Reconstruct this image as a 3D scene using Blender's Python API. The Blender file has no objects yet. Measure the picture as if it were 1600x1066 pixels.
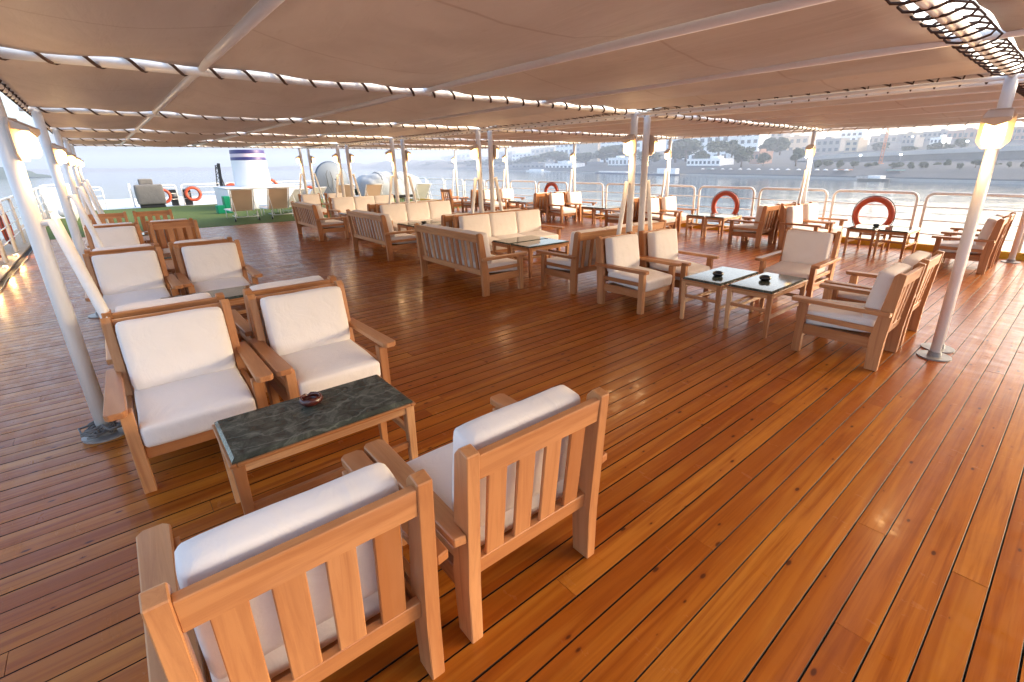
import bpy, bmesh, math, random
from mathutils import Vector, Matrix
random.seed(7)
PI = math.pi
S = bpy.context.scene
COL = S.collection
# ------------------------------------------------------------ camera
F, CX, CY = 745.1, 843.0, 512.5
YAW, PITCH, ROLL, EYE = -0.72007, 0.33144, -0.01105, 1.65
fwd = Vector((math.cos(YAW)*math.cos(PITCH), math.sin(YAW)*math.cos(PITCH), -math.sin(PITCH)))
rt0 = Vector((math.sin(YAW), -math.cos(YAW), 0)); up0 = rt0.cross(fwd)
RT = math.cos(ROLL)*rt0 + math.sin(ROLL)*up0
UP = -math.sin(ROLL)*rt0 + math.cos(ROLL)*up0
cd = bpy.data.cameras.new("camera"); cam = bpy.data.objects.new("camera", cd); COL.objects.link(cam)
m = Matrix.Identity(4)
for i in range(3):
    m[i][0], m[i][1], m[i][2] = RT[i], UP[i], -fwd[i]
m[2][3] = EYE
cam.matrix_world = m
cd.sensor_width = 36; cd.lens = 36*F/1600
cd.shift_x = (800-CX)/1600; cd.shift_y = -(533-CY)/1600
cd.clip_start = 0.05; cd.clip_end = 20000
S.camera = cam

def ray(px, py):
    return RT*((px-CX)/F) - UP*((py-CY)/F) + fwd
def bank(px, py, d):      # a point of the far bank, d metres behind its waterline
    r = ray(px, py); t = -(265+d)/(r.y+.35*r.x)
    return Vector((0, 0, EYE)) + r*t
# ------------------------------------------------------------ light
SUN_EL, SUN_AZ = math.radians(18), math.radians(-122)       # azimuth from +X towards +Y
w = bpy.data.worlds.new("World"); S.world = w; w.use_nodes = True
nt = w.node_tree; bg = nt.nodes['Background']
sky = nt.nodes.new('ShaderNodeTexSky'); sky.sky_type = 'NISHITA'; sky.sun_disc = False
sky.sun_elevation = SUN_EL; sky.sun_rotation = PI/2 - SUN_AZ
sky.air_density = 0.9; sky.dust_density = 5.0; sky.ozone_density = 0.6
nt.links.new(sky.outputs[0], bg.inputs[0]); bg.inputs[1].default_value = 0.15
sd = bpy.data.lights.new("sun", 'SUN'); sd.energy = 0.06; sd.angle = math.radians(25); sd.color = (1, .93, .84)
so = bpy.data.objects.new("sun", sd); COL.objects.link(so)
so.rotation_euler = Vector((math.cos(SUN_EL)*math.cos(SUN_AZ), math.cos(SUN_EL)*math.sin(SUN_AZ), math.sin(SUN_EL))).to_track_quat('Z', 'Y').to_euler()
S.view_settings.view_transform = 'Standard'; S.view_settings.look = 'None'
S.view_settings.exposure = 2.38; S.view_settings.gamma = 1
S.cycles.max_bounces = 8; S.cycles.diffuse_bounces = 5; S.cycles.glossy_bounces = 3
S.cycles.volume_bounces = 0; S.cycles.sample_clamp_indirect = 6; S.cycles.blur_glossy = 0.5

# ------------------------------------------------------------ materials
def mat(name, col, rough=.5, spec=.5, metal=0, **kw):
    mt = bpy.data.materials.new(name); mt.use_nodes = True
    b = mt.node_tree.nodes['Principled BSDF']
    b.inputs['Base Color'].default_value = (*col, 1); b.inputs['Roughness'].default_value = rough
    b.inputs['Specular IOR Level'].default_value = spec; b.inputs['Metallic'].default_value = metal
    for k, v in kw.items(): b.inputs[k.replace('_', ' ')].default_value = v
    return mt
class N:
    """tiny node-graph helper"""
    def __init__(s, mt): s.t = mt.node_tree; s.b = s.t.nodes['Principled BSDF']
    def n(s, typ, **kw):
        x = s.t.nodes.new(typ)
        for k, v in kw.items():
            if k.startswith('i_'): x.inputs[int(k[2:])].default_value = v
            else: setattr(x, k, v)
        return x
    def l(s, a, b): s.t.links.new(a, b)
    def math(s, op, a, b=None, c=None, clamp=False):
        x = s.n('ShaderNodeMath', operation=op, use_clamp=clamp)
        for i, v in enumerate((a, b, c)):
            if v is None: continue
            if isinstance(v, (int, float)): x.inputs[i].default_value = v
            else: s.l(v, x.inputs[i])
        return x.outputs[0]
    def mapping(s, src, scale, loc=(0, 0, 0)):
        x = s.n('ShaderNodeMapping'); x.inputs['Scale'].default_value = scale; x.inputs['Location'].default_value = loc
        s.l(src, x.inputs[0]); return x.outputs[0]
    def noise(s, src, scale, detail=3, rough=.55, dist=0):
        x = s.n('ShaderNodeTexNoise'); x.inputs['Scale'].default_value = scale; x.inputs['Detail'].default_value = detail
        x.inputs['Roughness'].default_value = rough; x.inputs['Distortion'].default_value = dist
        if src is not None: s.l(src, x.inputs['Vector'])
        return x.outputs['Fac']
    def ramp(s, fac, stops):
        x = s.n('ShaderNodeValToRGB'); e = x.color_ramp.elements
        while len(e) < len(stops): e.new(.5)
        for el, (p, c) in zip(e, stops):
            el.position = p; el.color = (*c, 1) if len(c) == 3 else c
        s.l(fac, x.inputs[0]); return x.outputs[0]
    def mix(s, fac, a, b, blend='MIX'):
        x = s.n('ShaderNodeMix', data_type='RGBA', blend_type=blend)
        for i, v in ((0, fac), (6, a), (7, b)):
            if isinstance(v, (int, float)): x.inputs[i].default_value = v
            elif isinstance(v, tuple): x.inputs[i].default_value = (*v, 1)
            else: s.l(v, x.inputs[i])
        return x.outputs[2]
    def bump(s, h, strength=.2, dist=.01, normal=None):
        x = s.n('ShaderNodeBump'); x.inputs['Strength'].default_value = strength; x.inputs['Distance'].default_value = dist
        s.l(h, x.inputs['Height'])
        if normal is not None: s.l(normal, x.inputs['Normal'])
        return x.outputs[0]
    def obj(s): return s.n('ShaderNodeTexCoord').outputs['Object']
    def attr(s, name, out='Fac'): return s.n('ShaderNodeAttribute', attribute_name=name).outputs[out]
    def rnd(s): return s.n('ShaderNodeObjectInfo').outputs['Random']
    def color(s, c): s.l(c, s.b.inputs['Base Color'])
    def set(s, k, v): s.l(v, s.b.inputs[k])

def make_deck_mat():
    mt = mat('varnished_pine', (.4, .17, .04), .3, .06, Coat_Weight=.32, Coat_Roughness=.16); g = N(mt)
    r = g.attr('rnd'); o = g.obj()
    sep = g.n('ShaderNodeSeparateXYZ'); g.l(o, sep.inputs[0])
    cmb = g.n('ShaderNodeCombineXYZ'); g.l(sep.outputs[0], cmb.inputs[0])
    g.l(g.math('MULTIPLY_ADD', r, 91.7, sep.outputs[1]), cmb.inputs[1]); g.l(g.math('MULTIPLY', r, 13.3), cmb.inputs[2])
    v = cmb.outputs[0]
    grain = g.noise(g.mapping(v, (38, 1.4, 1)), 1.0, 5, .6, .6)
    broad = g.noise(g.mapping(v, (9, .55, 1)), 1.0, 3, .5, 1.2)
    base = g.ramp(r, [(0, (.265, .065, .0065)), (.3, (.315, .086, .0075)), (.62, (.355, .104, .0105)), (.85, (.42, .144, .018)), (1, (.28, .072, .0065))])
    c1 = g.mix(g.math('MULTIPLY', g.ramp(grain, [(.40, (0, 0, 0)), (.66, (1, 1, 1))]), .75), base, (.21, .045, .004))
    c2 = g.mix(g.math('MULTIPLY', g.ramp(broad, [(.52, (0, 0, 0)), (.72, (1, 1, 1))]), .5), c1, (.50, .195, .024))
    # knots: one cell of stretched voronoi in three carries a dark oval knot
    vo = g.n('ShaderNodeTexVoronoi', voronoi_dimensions='2D'); vo.inputs['Scale'].default_value = 1; vo.inputs['Randomness'].default_value = 1
    g.l(g.mapping(v, (7.5, 3.4, 1)), vo.inputs['Vector'])
    thr = g.math('MULTIPLY_ADD', g.math('FRACT', g.math('MULTIPLY', r, 37.0)), .75, .12)
    pick = g.n('ShaderNodeSeparateColor'); g.l(vo.outputs['Color'], pick.inputs[0])
    size = g.math('MULTIPLY', g.math('GREATER_THAN', pick.outputs[0], thr), g.math('MULTIPLY_ADD', pick.outputs[1], .065, .022))
    k = g.math('SUBTRACT', size, vo.outputs['Distance'])
    kn = g.math('MULTIPLY', k, 28, clamp=True)
    halo = g.math('MULTIPLY', g.math('ADD', k, .075), 7, clamp=True)
    halo = g.math('MULTIPLY', halo, g.math('GREATER_THAN', pick.outputs[0], thr))
    c3 = g.mix(g.math('MULTIPLY', halo, .45), c2, (.21, .036, .005))
    c4 = g.mix(g.math('MULTIPLY', kn, .9), c3, (.065, .016, .004))
    stain = g.noise(g.mapping(o, (.8, 1.2, 1)), 1.1, 6, .7, .6)
    c5 = g.mix(g.math('MULTIPLY', g.ramp(stain, [(.55, (0, 0, 0)), (.75, (1, 1, 1))]), .35), c4, (.15, .035, .007))
    sm = g.attr('seam'); c5 = g.mix(sm, c5, (.022, .012, .008)); g.color(c5); g.set('Coat Weight', g.math('MULTIPLY_ADD', sm, -.32, .32))
    ro = g.noise(g.mapping(o, (2.5, 6, 1)), 1.6, 5, .7)
    g.set('Roughness', g.ramp(ro, [(.3, (.25,)*3), (.7, (.55,)*3)]))
    g.set('Coat Roughness', g.ramp(ro, [(.3, (.09,)*3), (.72, (.32,)*3)]))
    wav = g.noise(g.mapping(o, (16, 5, 1)), 1, 3, .5)
    g.set('Normal', g.bump(grain, .10, .004)); g.set('Coat Normal', g.bump(wav, .10, .01))
    return mt
def make_wood():
    mt = mat('oiled_beech', (.5, .24, .11), .38, .4); g = N(mt)
    c = g.attr('gco', 'Vector'); r = g.rnd()
    gr = g.noise(g.mapping(c, (1.5, 24, 24)), 1, 6, .65, .9)
    br = g.noise(g.mapping(c, (1.1, 10, 10)), 1, 3, .5, .8)
    pr = g.noise(g.mapping(c, (.05, .05, .05)), 1, 0)
    base = g.ramp(pr, [(.36, (.35, .135, .042)), (.5, (.54, .258, .108)), (.64, (.66, .38, .19))])
    c1 = g.mix(g.math('MULTIPLY', g.ramp(gr, [(.42, (0, 0, 0)), (.66, (1, 1, 1))]), .7), base, (.31, .115, .045))
    c2 = g.mix(g.math('MULTIPLY', g.ramp(br, [(.5, (0, 0, 0)), (.7, (1, 1, 1))]), .4), c1, (.62, .33, .17))
    c3 = g.mix(g.math('MULTIPLY', r, .25), c2, (.42, .16, .06))
    g.color(c3); g.set('Normal', g.bump(gr, .12, .002)); return mt
def make_fabric(name, col, wr=.25):
    mt = mat(name, col, .92, .25, Sheen_Weight=.15); g = N(mt); o = g.obj()
    nz = g.noise(g.mapping(o, (1, 1, 1)), 7, 4, .6, .8)
    fine = g.noise(o, 420, 2)
    s = g.noise(o, 3.5, 4, .6)
    g.color(g.mix(g.math('MULTIPLY', g.ramp(s, [(.45, (0, 0, 0)), (.8, (1, 1, 1))]), .35), col, tuple(x*y for x, y in zip(col, (.86, .82, .76)))))
    b1 = g.bump(nz, wr, .03); g.set('Normal', g.bump(fine, .12, .002, b1)); return mt
def make_canvas():
    mt = mat('awning_canvas', (.60, .47, .37), .55, .35); g = N(mt); o = g.obj()
    st = g.noise(g.mapping(o, (.5, 1.1, 1)), 1.6, 6, .65, 1.2)
    c = g.mix(g.ramp(st, [(.38, (0, 0, 0)), (.75, (1, 1, 1))]), (.57, .485, .43), (.485, .405, .35))
    fine = g.noise(g.mapping(o, (1.2, 4, 1)), 3.5, 5, .7, 2.0)
    c2 = g.mix(g.math('MULTIPLY', g.ramp(fine, [(.60, (0, 0, 0)), (.72, (1, 1, 1))]), .35), c, (.40, .28, .20))
    sx = g.n('ShaderNodeSeparateXYZ'); g.l(o, sx.inputs[0])
    seam = g.math('LESS_THAN', g.math('ABSOLUTE', g.math('SUBTRACT', g.math('FRACT', g.math('MULTIPLY', sx.outputs[0], .87)), .5)), .008)
    c2 = g.mix(g.math('MULTIPLY', seam, .35), c2, (.33, .22, .16))
    g.color(c2)
    wr = g.noise(g.mapping(o, (1.0, 5.0, 1)), 1.4, 4, .6, .6)
    b = g.bump(wr, .30, .03); g.set('Normal', g.bump(g.noise(o, 260, 2), .08, .002, b))
    tr = g.n('ShaderNodeBsdfTranslucent'); g.l(g.mix(1.0, c2, (1, .95, .90), 'MULTIPLY'), tr.inputs[0]); ms = g.n('ShaderNodeMixShader'); ms.inputs[0].default_value = .40
    out = g.t.nodes['Material Output']; g.l(g.b.outputs[0], ms.inputs[1]); g.l(tr.outputs[0], ms.inputs[2]); g.l(ms.outputs[0], out.inputs[0]); return mt
def make_paint(name='white_paint', col=(.84, .82, .80), rough=.32):
    mt = mat(name, col, rough, .5); g = N(mt); o = g.obj()
    d = g.noise(o, 5, 5, .7, .6)
    g.color(g.mix(g.math('MULTIPLY', g.ramp(d, [(.55, (0, 0, 0)), (.75, (1, 1, 1))]), .35), col, tuple(x*y for x, y in zip(col, (.78, .7, .6)))))
    g.set('Normal', g.bump(g.noise(o, 26, 3), .06, .003)); return mt
def make_marble():
    mt = mat('green_marble', (.05, .07, .06), .09, .55); g = N(mt); o = g.obj()
    n1 = g.noise(o, 9, 8, .7, 1.6)
    c = g.ramp(n1, [(.3, (.020, .028, .024)), (.5, (.055, .066, .056)), (.62, (.11, .125, .105)), (.72, (.045, .05, .042))])
    wv = g.n('ShaderNodeTexWave'); wv.inputs['Scale'].default_value = 2.2; wv.inputs['Distortion'].default_value = 14; wv.inputs['Detail'].default_value = 5
    g.l(o, wv.inputs['Vector'])
    c2 = g.mix(g.math('MULTIPLY', g.ramp(wv.outputs['Fac'], [(.97, (0, 0, 0)), (1, (1, 1, 1))]), .3), c, (.25, .28, .25))
    g.color(c2); return mt
def make_water():
    mt = mat('river_water', (.030, .045, .055), .06, .5, IOR=1.33); g = N(mt); o = g.obj()
    a = g.noise(g.mapping(o, (.35, .35, 1)), 1, 4, .62, .4)
    b = g.noise(g.mapping(o, (.05, .05, 1)), 1, 3, .55, .3)
    b1 = g.bump(b, .15, 1.5); g.set('Normal', g.bump(a, .16, .5, b1)); return mt
def simple(name, col, rough=.8, var=.25, scale=3.0, spec=.3, bump=.15, dist=.02):
    mt = mat(name, col, rough, spec); g = N(mt); o = g.obj()
    n = g.noise(o, scale, 5, .65)
    g.color(g.mix(n, tuple(x*(1-var) for x in col), tuple(min(1, x*(1+var)) for x in col)))
    g.set('Normal', g.bump(n, bump, dist)); return mt
def emit(name, col, s):
    mt = mat(name, (.8, .8, .75), .4); b = mt.node_tree.nodes['Principled BSDF']
    b.inputs['Emission Color'].default_value = (*col, 1); b.inputs['Emission Strength'].default_value = s; return mt

def make_glow():
    mt = mat('lamp_glow', (.85, .75, .6), .3); g = N(mt); ln = g.n('ShaderNodeVectorMath', operation='LENGTH')
    g.l(g.mapping(g.obj(), (9, 9, 8), (0, -.56, .22)), ln.inputs[0])
    g.set('Emission Strength', g.math('MULTIPLY_ADD', g.math('SUBTRACT', 1.0, ln.outputs['Value'], clamp=True), 6.0, .34)); g.b.inputs['Emission Color'].default_value = (1, .62, .22, 1); return mt
M = dict(
    deck=make_deck_mat(), wood=make_wood(), fabric=make_fabric('cream_fabric', (.83, .775, .74), .22), canvas=make_canvas(),
    paint=make_paint(), marble=make_marble(), water=make_water(),
    rope=simple('tarred_rope', (.085, .05, .036), .9, .3, 60), caulk=mat('black_caulk', (.012, .009, .007), .8),
    steel=simple('deck_steel', (.25, .235, .23), .35, .25, 20, .5), carpet=simple('green_carpet', (.105, .14, .042), .95, .35, 9, .1, .4, .01),
    ring=simple('ring_orange', (.46, .072, .028), .5, .2, 5, .4), black=mat('black_plastic', (.012, .012, .014), .45),
    ash=mat('glazed_ceramic', (.075, .014, .008), .08, .6), ashblack=mat('black_ceramic', (.008, .008, .009), .15, .6),
    hood=make_paint('lamp_hood', (.58, .46, .37), .5), bulb=make_glow(),
    yellow=simple('yellow_paint', (.62, .33, .02), .5, .15, 6), ledge=simple('pale_ledge', (.42, .31, .20), .6, .2, 4),
    sling=make_fabric('tan_sling', (.64, .48, .385), .05), cover=make_fabric('grey_cover', (.16, .153, .148), .5),
    tarp=make_fabric('boat_tarp', (.33, .37, .41), .7), blue=mat('funnel_blue', (.045, .035, .16), .4), pink=mat('funnel_pink', (.62, .50, .56), .4),
    emerald=simple('emerald_plastic', (.0, .20, .10), .5, .1, 5), dish=simple('dish_grey', (.14, .175, .22), .5, .08, 3), deckwhite=make_paint('deck_white', (.66, .68, .70), .5),
    foliage=simple('foliage', (.045, .065, .030), .9, .5, .6, .2), trunk=simple('bark', (.10, .07, .05), .9),
    bank=simple('bank_earth', (.085, .09, .098), .95, .35, .06, .1), quay=simple('quay_stone', (.40, .38, .36), .9, .15, .3), quaydark=simple('quay_dark', (.12, .115, .11), .9, .3, .3),
    wallwhite=simple('render_white', (.86, .85, .83), .8, .08, .2), wallbeige=simple('render_beige', (.44, .36, .27), .85, .1, .2), wallgrey=simple('render_grey', (.30, .28, .27), .85, .12, .2),
    wallrose=simple('render_rose', (.36, .22, .17), .85, .1, .2), glass=mat('dark_glass', (.05, .06, .075), .2), hull=mat('hull_blue', (.025, .04, .10), .5),
    crane=simple('crane_orange', (.55, .20, .08), .6, .1, 1), hill=simple('desert_hill', (.16, .14, .12), .95, .4, .02, .1), teal=mat('teal_cover', (.08, .30, .30), .7),
    whitestuff=mat('white_vinyl', (.72, .73, .75), .5), road=simple('asphalt', (.10, .10, .10), .9), lampwhite=emit('street_glow', (.9, .95, 1), 3.0), floorglow=emit('kerb_glow', (1, .62, .22), 3.0),
)
# ------------------------------------------------------------ mesh helpers
class MB:
    def __init__(s):
        s.bm = bmesh.new(); s.g = s.bm.verts.layers.float_vector.new('gco')
    def _add(s, verts, faces, smooth=False, axis=None, off=None):
        axis = axis if axis is not None else 0
        off = off if off is not None else Vector((random.uniform(0, 60), random.uniform(0, 60), random.uniform(0, 60)))
        vs = []
        for v in verts:
            x = s.bm.verts.new(v); c = Vector(v)
            c = Vector((c[axis], c[(axis+1) % 3], c[(axis+2) % 3])); x[s.g] = c + off; vs.append(x)
        fs = []
        for f in faces:
            try:
                q = s.bm.faces.new([vs[i] for i in f]); q.smooth = smooth; fs.append(q)
            except ValueError: pass
        return vs, fs
    def box(s, x0, x1, y0, y1, z0, z1, bev=0, rot=None, piv=None, axis=None):
        if axis is None:
            d = (abs(x1-x0), abs(y1-y0), abs(z1-z0)); axis = d.index(max(d))
        vs, fs = s._add([(x, y, z) for x in (x0, x1) for y in (y0, y1) for z in (z0, z1)],
                        [(0, 1, 3, 2), (4, 6, 7, 5), (0, 4, 5, 1), (2, 3, 7, 6), (0, 2, 6, 4), (1, 5, 7, 3)], axis=axis)
        s._post(vs, fs, bev, rot, piv); return s
    def _post(s, vs, fs, bev, rot, piv):
        if rot is not None: bmesh.ops.rotate(s.bm, cent=piv or (0, 0, 0), matrix=rot, verts=vs)
        if bev:
            ed = list({e for f in fs for e in f.edges})
            bmesh.ops.bevel(s.bm, geom=ed, offset=bev, segments=1, affect='EDGES', profile=.6)
    def prism(s, poly, a0, a1, axis, bev=0, gaxis=None):
        """poly extruded along axis (0,1,2); poly gives the two other coordinates in cyclic order"""
        def P(u, v, a):
            c = [0, 0, 0]; c[axis] = a; c[(axis+1) % 3] = u; c[(axis+2) % 3] = v; return tuple(c)
        n = len(poly)
        vs, fs = s._add([P(u, v, a0) for u, v in poly] + [P(u, v, a1) for u, v in poly],
                        [tuple(range(n))[::-1], tuple(range(n, 2*n))] + [(i, (i+1) % n, n+(i+1) % n, n+i) for i in range(n)], axis=gaxis if gaxis is not None else axis)
        s._post(vs, fs, bev, None, None); return s
    def tube(s, pts, r, seg=8, closed=False, cap=True):
        pts = [Vector(p) for p in pts]; n = len(pts); rs = r if isinstance(r, (list, tuple)) else [r]*n
        V = []; Fc = []; prev = None
        for i, p in enumerate(pts):
            a = pts[(i-1) % n] if (closed or i > 0) else p; b = pts[(i+1) % n] if (closed or i < n-1) else p
            t = (b-a).normalized()
            if prev is None: u = t.orthogonal().normalized()
            else:
                u = prev - t*prev.dot(t)
                u = u.normalized() if u.length > 1e-6 else t.orthogonal().normalized()
            prev = u; vv = t.cross(u)
            for k in range(seg):
                an = 2*PI*k/seg; V.append(p + (u*math.cos(an) + vv*math.sin(an))*rs[i])
        for i in range(n if closed else n-1):
            j = (i+1) % n
            for k in range(seg): Fc.append((i*seg+k, i*seg+(k+1) % seg, j*seg+(k+1) % seg, j*seg+k))
        if not closed and cap: Fc += [tuple(range(seg))[::-1], tuple(range((n-1)*seg, n*seg))]
        s._add(V, Fc, True); return s
    def cyl(s, a, b, r, seg=10): return s.tube([a, b], r, seg)
    def lathe(s, prof, c=(0, 0, 0), seg=20, sx=1, sy=1, smooth=True):
        V = []; Fc = []; n = len(prof)
        for r, z in prof:
            for k in range(seg):
                a = 2*PI*k/seg; V.append((c[0]+r*sx*math.cos(a), c[1]+r*sy*math.sin(a), c[2]+z))
        for i in range(n-1):
            for k in range(seg): Fc.append((i*seg+k, i*seg+(k+1) % seg, (i+1)*seg+(k+1) % seg, (i+1)*seg+k))
        Fc += [tuple(range(seg))[::-1], tuple(range((n-1)*seg, n*seg))]
        s._add(V, Fc, smooth); return s
    def grid(s, fn, nu, nv, smooth=True):
        V = [fn(i/nu, j/nv) for i in range(nu+1) for j in range(nv+1)]
        s._add(V, [(i*(nv+1)+j, (i+1)*(nv+1)+j, (i+1)*(nv+1)+j+1, i*(nv+1)+j+1) for i in range(nu) for j in range(nv)], smooth); return s
    def cushion(s, c, h, r, bulge=.012, rot=None, nu=9, seed=0, jit=.002):
        """soft rounded block: centre c, half sizes h, corner radius r"""
        rnd = random.Random(seed); ph = [rnd.uniform(0, 6.3) for _ in range(8)]
        def shape(u, v, q):
            p = Vector((u*h[0], v*h[1], q*h[2]))
            core = Vector([max(-(h[i]-r), min(h[i]-r, p[i])) for i in range(3)])
            d = p-core
            if d.length > 1e-9: p = core + d.normalized()*r
            th = min(range(3), key=lambda i: h[i]); oth = [i for i in range(3) if i != th]
            a, b = p[oth[0]]/h[oth[0]], p[oth[1]]/h[oth[1]]
            p[th] += (p[th]/h[th])*bulge*(1-a*a)*(1-b*b)*(1+.35*math.sin(3*a+ph[0])*math.sin(2.3*b+ph[1]))
            for i in range(3):
                p[i] += jit*math.sin(5*a+ph[2+i])*math.cos(4*b+ph[5+i % 3])
            if rot is not None: p = rot @ p
            return p + Vector(c)
        L = [math.sin(PI/2*(-1+2*i/nu)) for i in range(nu+1)]; Lt = [-1, -.62, -.2, .2, .62, 1]
        th = min(range(3), key=lambda i: h[i])
        seq = [Lt if i == th else L for i in range(3)]
        V = {}; vl = []; Fc = []
        def idx(k):
            if k not in V:
                V[k] = len(vl); vl.append(shape(*[seq[i][k[i]] for i in range(3)]))
            return V[k]
        for ax in range(3):
            b, cc = (ax+1) % 3, (ax+2) % 3
            for side in (0, len(seq[ax])-1):
                for i in range(len(seq[b])-1):
                    for j in range(len(seq[cc])-1):
                        q = []
                        for di, dj in ((0, 0), (1, 0), (1, 1), (0, 1)):
                            k = [0, 0, 0]; k[ax] = side; k[b] = i+di; k[cc] = j+dj; q.append(idx(tuple(k)))
                        Fc.append(tuple(q) if side else tuple(q[::-1]))
        s._add(vl, Fc, True); return s
    def build(s, name, mt, parent=None, loc=None):
        me = bpy.data.meshes.new(name); s.bm.normal_update(); s.bm.to_mesh(me); s.bm.free()
        me.materials.append(mt if not isinstance(mt, str) else M[mt])
        o = bpy.data.objects.new(name, me); COL.objects.link(o)
        if parent: o.parent = parent
        if loc: o.location = loc
        return o
def tag(o, label, cat, group=None):
    o['label'] = label; o['category'] = cat
    if group: o['group'] = group
    return o
def thing(name, label, cat, loc=(0, 0, 0), rz=0, group=None):
    o = bpy.data.objects.new(name, None); o.empty_display_size = .1; COL.objects.link(o); o.location = loc; o.rotation_euler = (0, 0, rz)
    return tag(o, label, cat, group)
def struct(o, kind='structure'): o['kind'] = kind; return o
KIDS = {}
def kids(o): return [c for c in bpy.data.objects if c.parent == o]
def dup(root, loc, rz, label, group=None, skip=()):
    if root.name not in KIDS: KIDS[root.name] = [(c, kids(c)) for c in kids(root)]
    r = root.copy(); COL.objects.link(r); r.location = loc; r.rotation_euler = (0, 0, rz); r['label'] = label
    if group: r['group'] = group
    for c, gs in KIDS[root.name]:
        if c.name.split('.')[0] in skip: continue
        c2 = c.copy(); COL.objects.link(c2); c2.parent = r
        for gch in gs:
            g2 = gch.copy(); COL.objects.link(g2); g2.parent = c2
    return r
def Ry(a): return Matrix.Rotation(a, 3, 'Y')
def Rz(a): return Matrix.Rotation(a, 3, 'Z')
# ------------------------------------------------------------ deck
def build_deck():
    b = MB(); lay = b.bm.faces.layers.float.new('rnd'); edge = b.bm.faces.layers.float.new('seam'); lay = b.bm.faces.layers.float['rnd']; rnd = random.Random(3)
    Wd = .1215; x = -3.0
    while x < 16.9:
        y = -11.5 - rnd.uniform(0, 3.5)
        while y < 1.42:
            y1 = y + rnd.uniform(2.6, 5.0)
            ya, yb = max(y, -11.5), min(y1, 1.42)
            if yb-ya > .05:
                hw = Wd/2-.0015 - rnd.choice((0, 0, .0005, .0012)); t = rnd.gauss(0, .0016); lift = rnd.gauss(0, .0004); cr = rnd.uniform(.0002, .0005)
                prof = [(-hw, -.02), (-hw, -.0016), (-hw+.0016, -.0003), (-hw*.5, cr*.7), (0, cr), (hw*.5, cr*.7), (hw-.0016, -.0003), (hw, -.0016), (hw, -.02)]
                V = []; cx = x+Wd/2; n = len(prof)
                ns = max(1, int((yb-ya)/.6)); bow = [rnd.gauss(0, .0004) for _ in range(ns+1)]
                for k in range(ns+1):
                    yy = ya + .001 + (yb-ya-.002)*k/ns
                    V += [(cx+u, yy, z+t*u+lift+bow[k]) for u, z in prof]
                Fc = [(k*n+i, k*n+i+1, (k+1)*n+i+1, (k+1)*n+i) for k in range(ns) for i in range(n-1)] + [tuple(range(n)), tuple(range(ns*n, ns*n+n))[::-1]]
                vs, fs = b._add(V, Fc, False); r = rnd.random()
                for fi, f in enumerate(fs):
                    f[lay] = r
                    if fi < ns*(n-1) and fi % (n-1) in (0, 1, n-3, n-2): f[edge] = 1.0
            y = y1
        x += Wd
    bmesh.ops.recalc_face_normals(b.bm, faces=b.bm.faces[:])
    struct(b.build('deck_floor', 'deck'))
    struct(MB().box(-3.1, 16.95, -11.6, 1.5, -.10, -.012).build('deck_bed', 'caulk'))
build_deck()
struct(MB().box(16.95, 27.6, -11.6, 1.5, -.08, .006).build('green_carpet_floor', 'carpet'))
struct(MB().box(27.6, 34, -9, .6, -.08, -.01).build('bow_deck_floor', 'deckwhite'))
struct(MB().box(-3.1, 27.6, 1.5, 2.1, -.12, .03, .01).build('left_deck_ledge', 'ledge'))
struct(MB().box(-3.1, 27.6, -11.72, -11.6, -.12, .11, .012).build('kerb', 'yellow'))
tag(MB().tube([(x*1.0, 1.40+.02*math.sin(x*1.3)+.012*math.sin(x*4.1), .016) for x in [i*.4-2 for i in range(50)]], .008, 6).build('deck_cable', 'black'), 'black electric cable running along the left edge of the plank deck', 'cable')
# ship below the deck
struct(MB().box(-25, 27.6, -11.9, 2.2, -9.5, -.14).build('ship_hull_wall', 'deckwhite'))
struct(MB().box(27.6, 40, -8.5, .3, -9.5, -.14).build('ship_bow_wall', 'deckwhite'))

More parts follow.
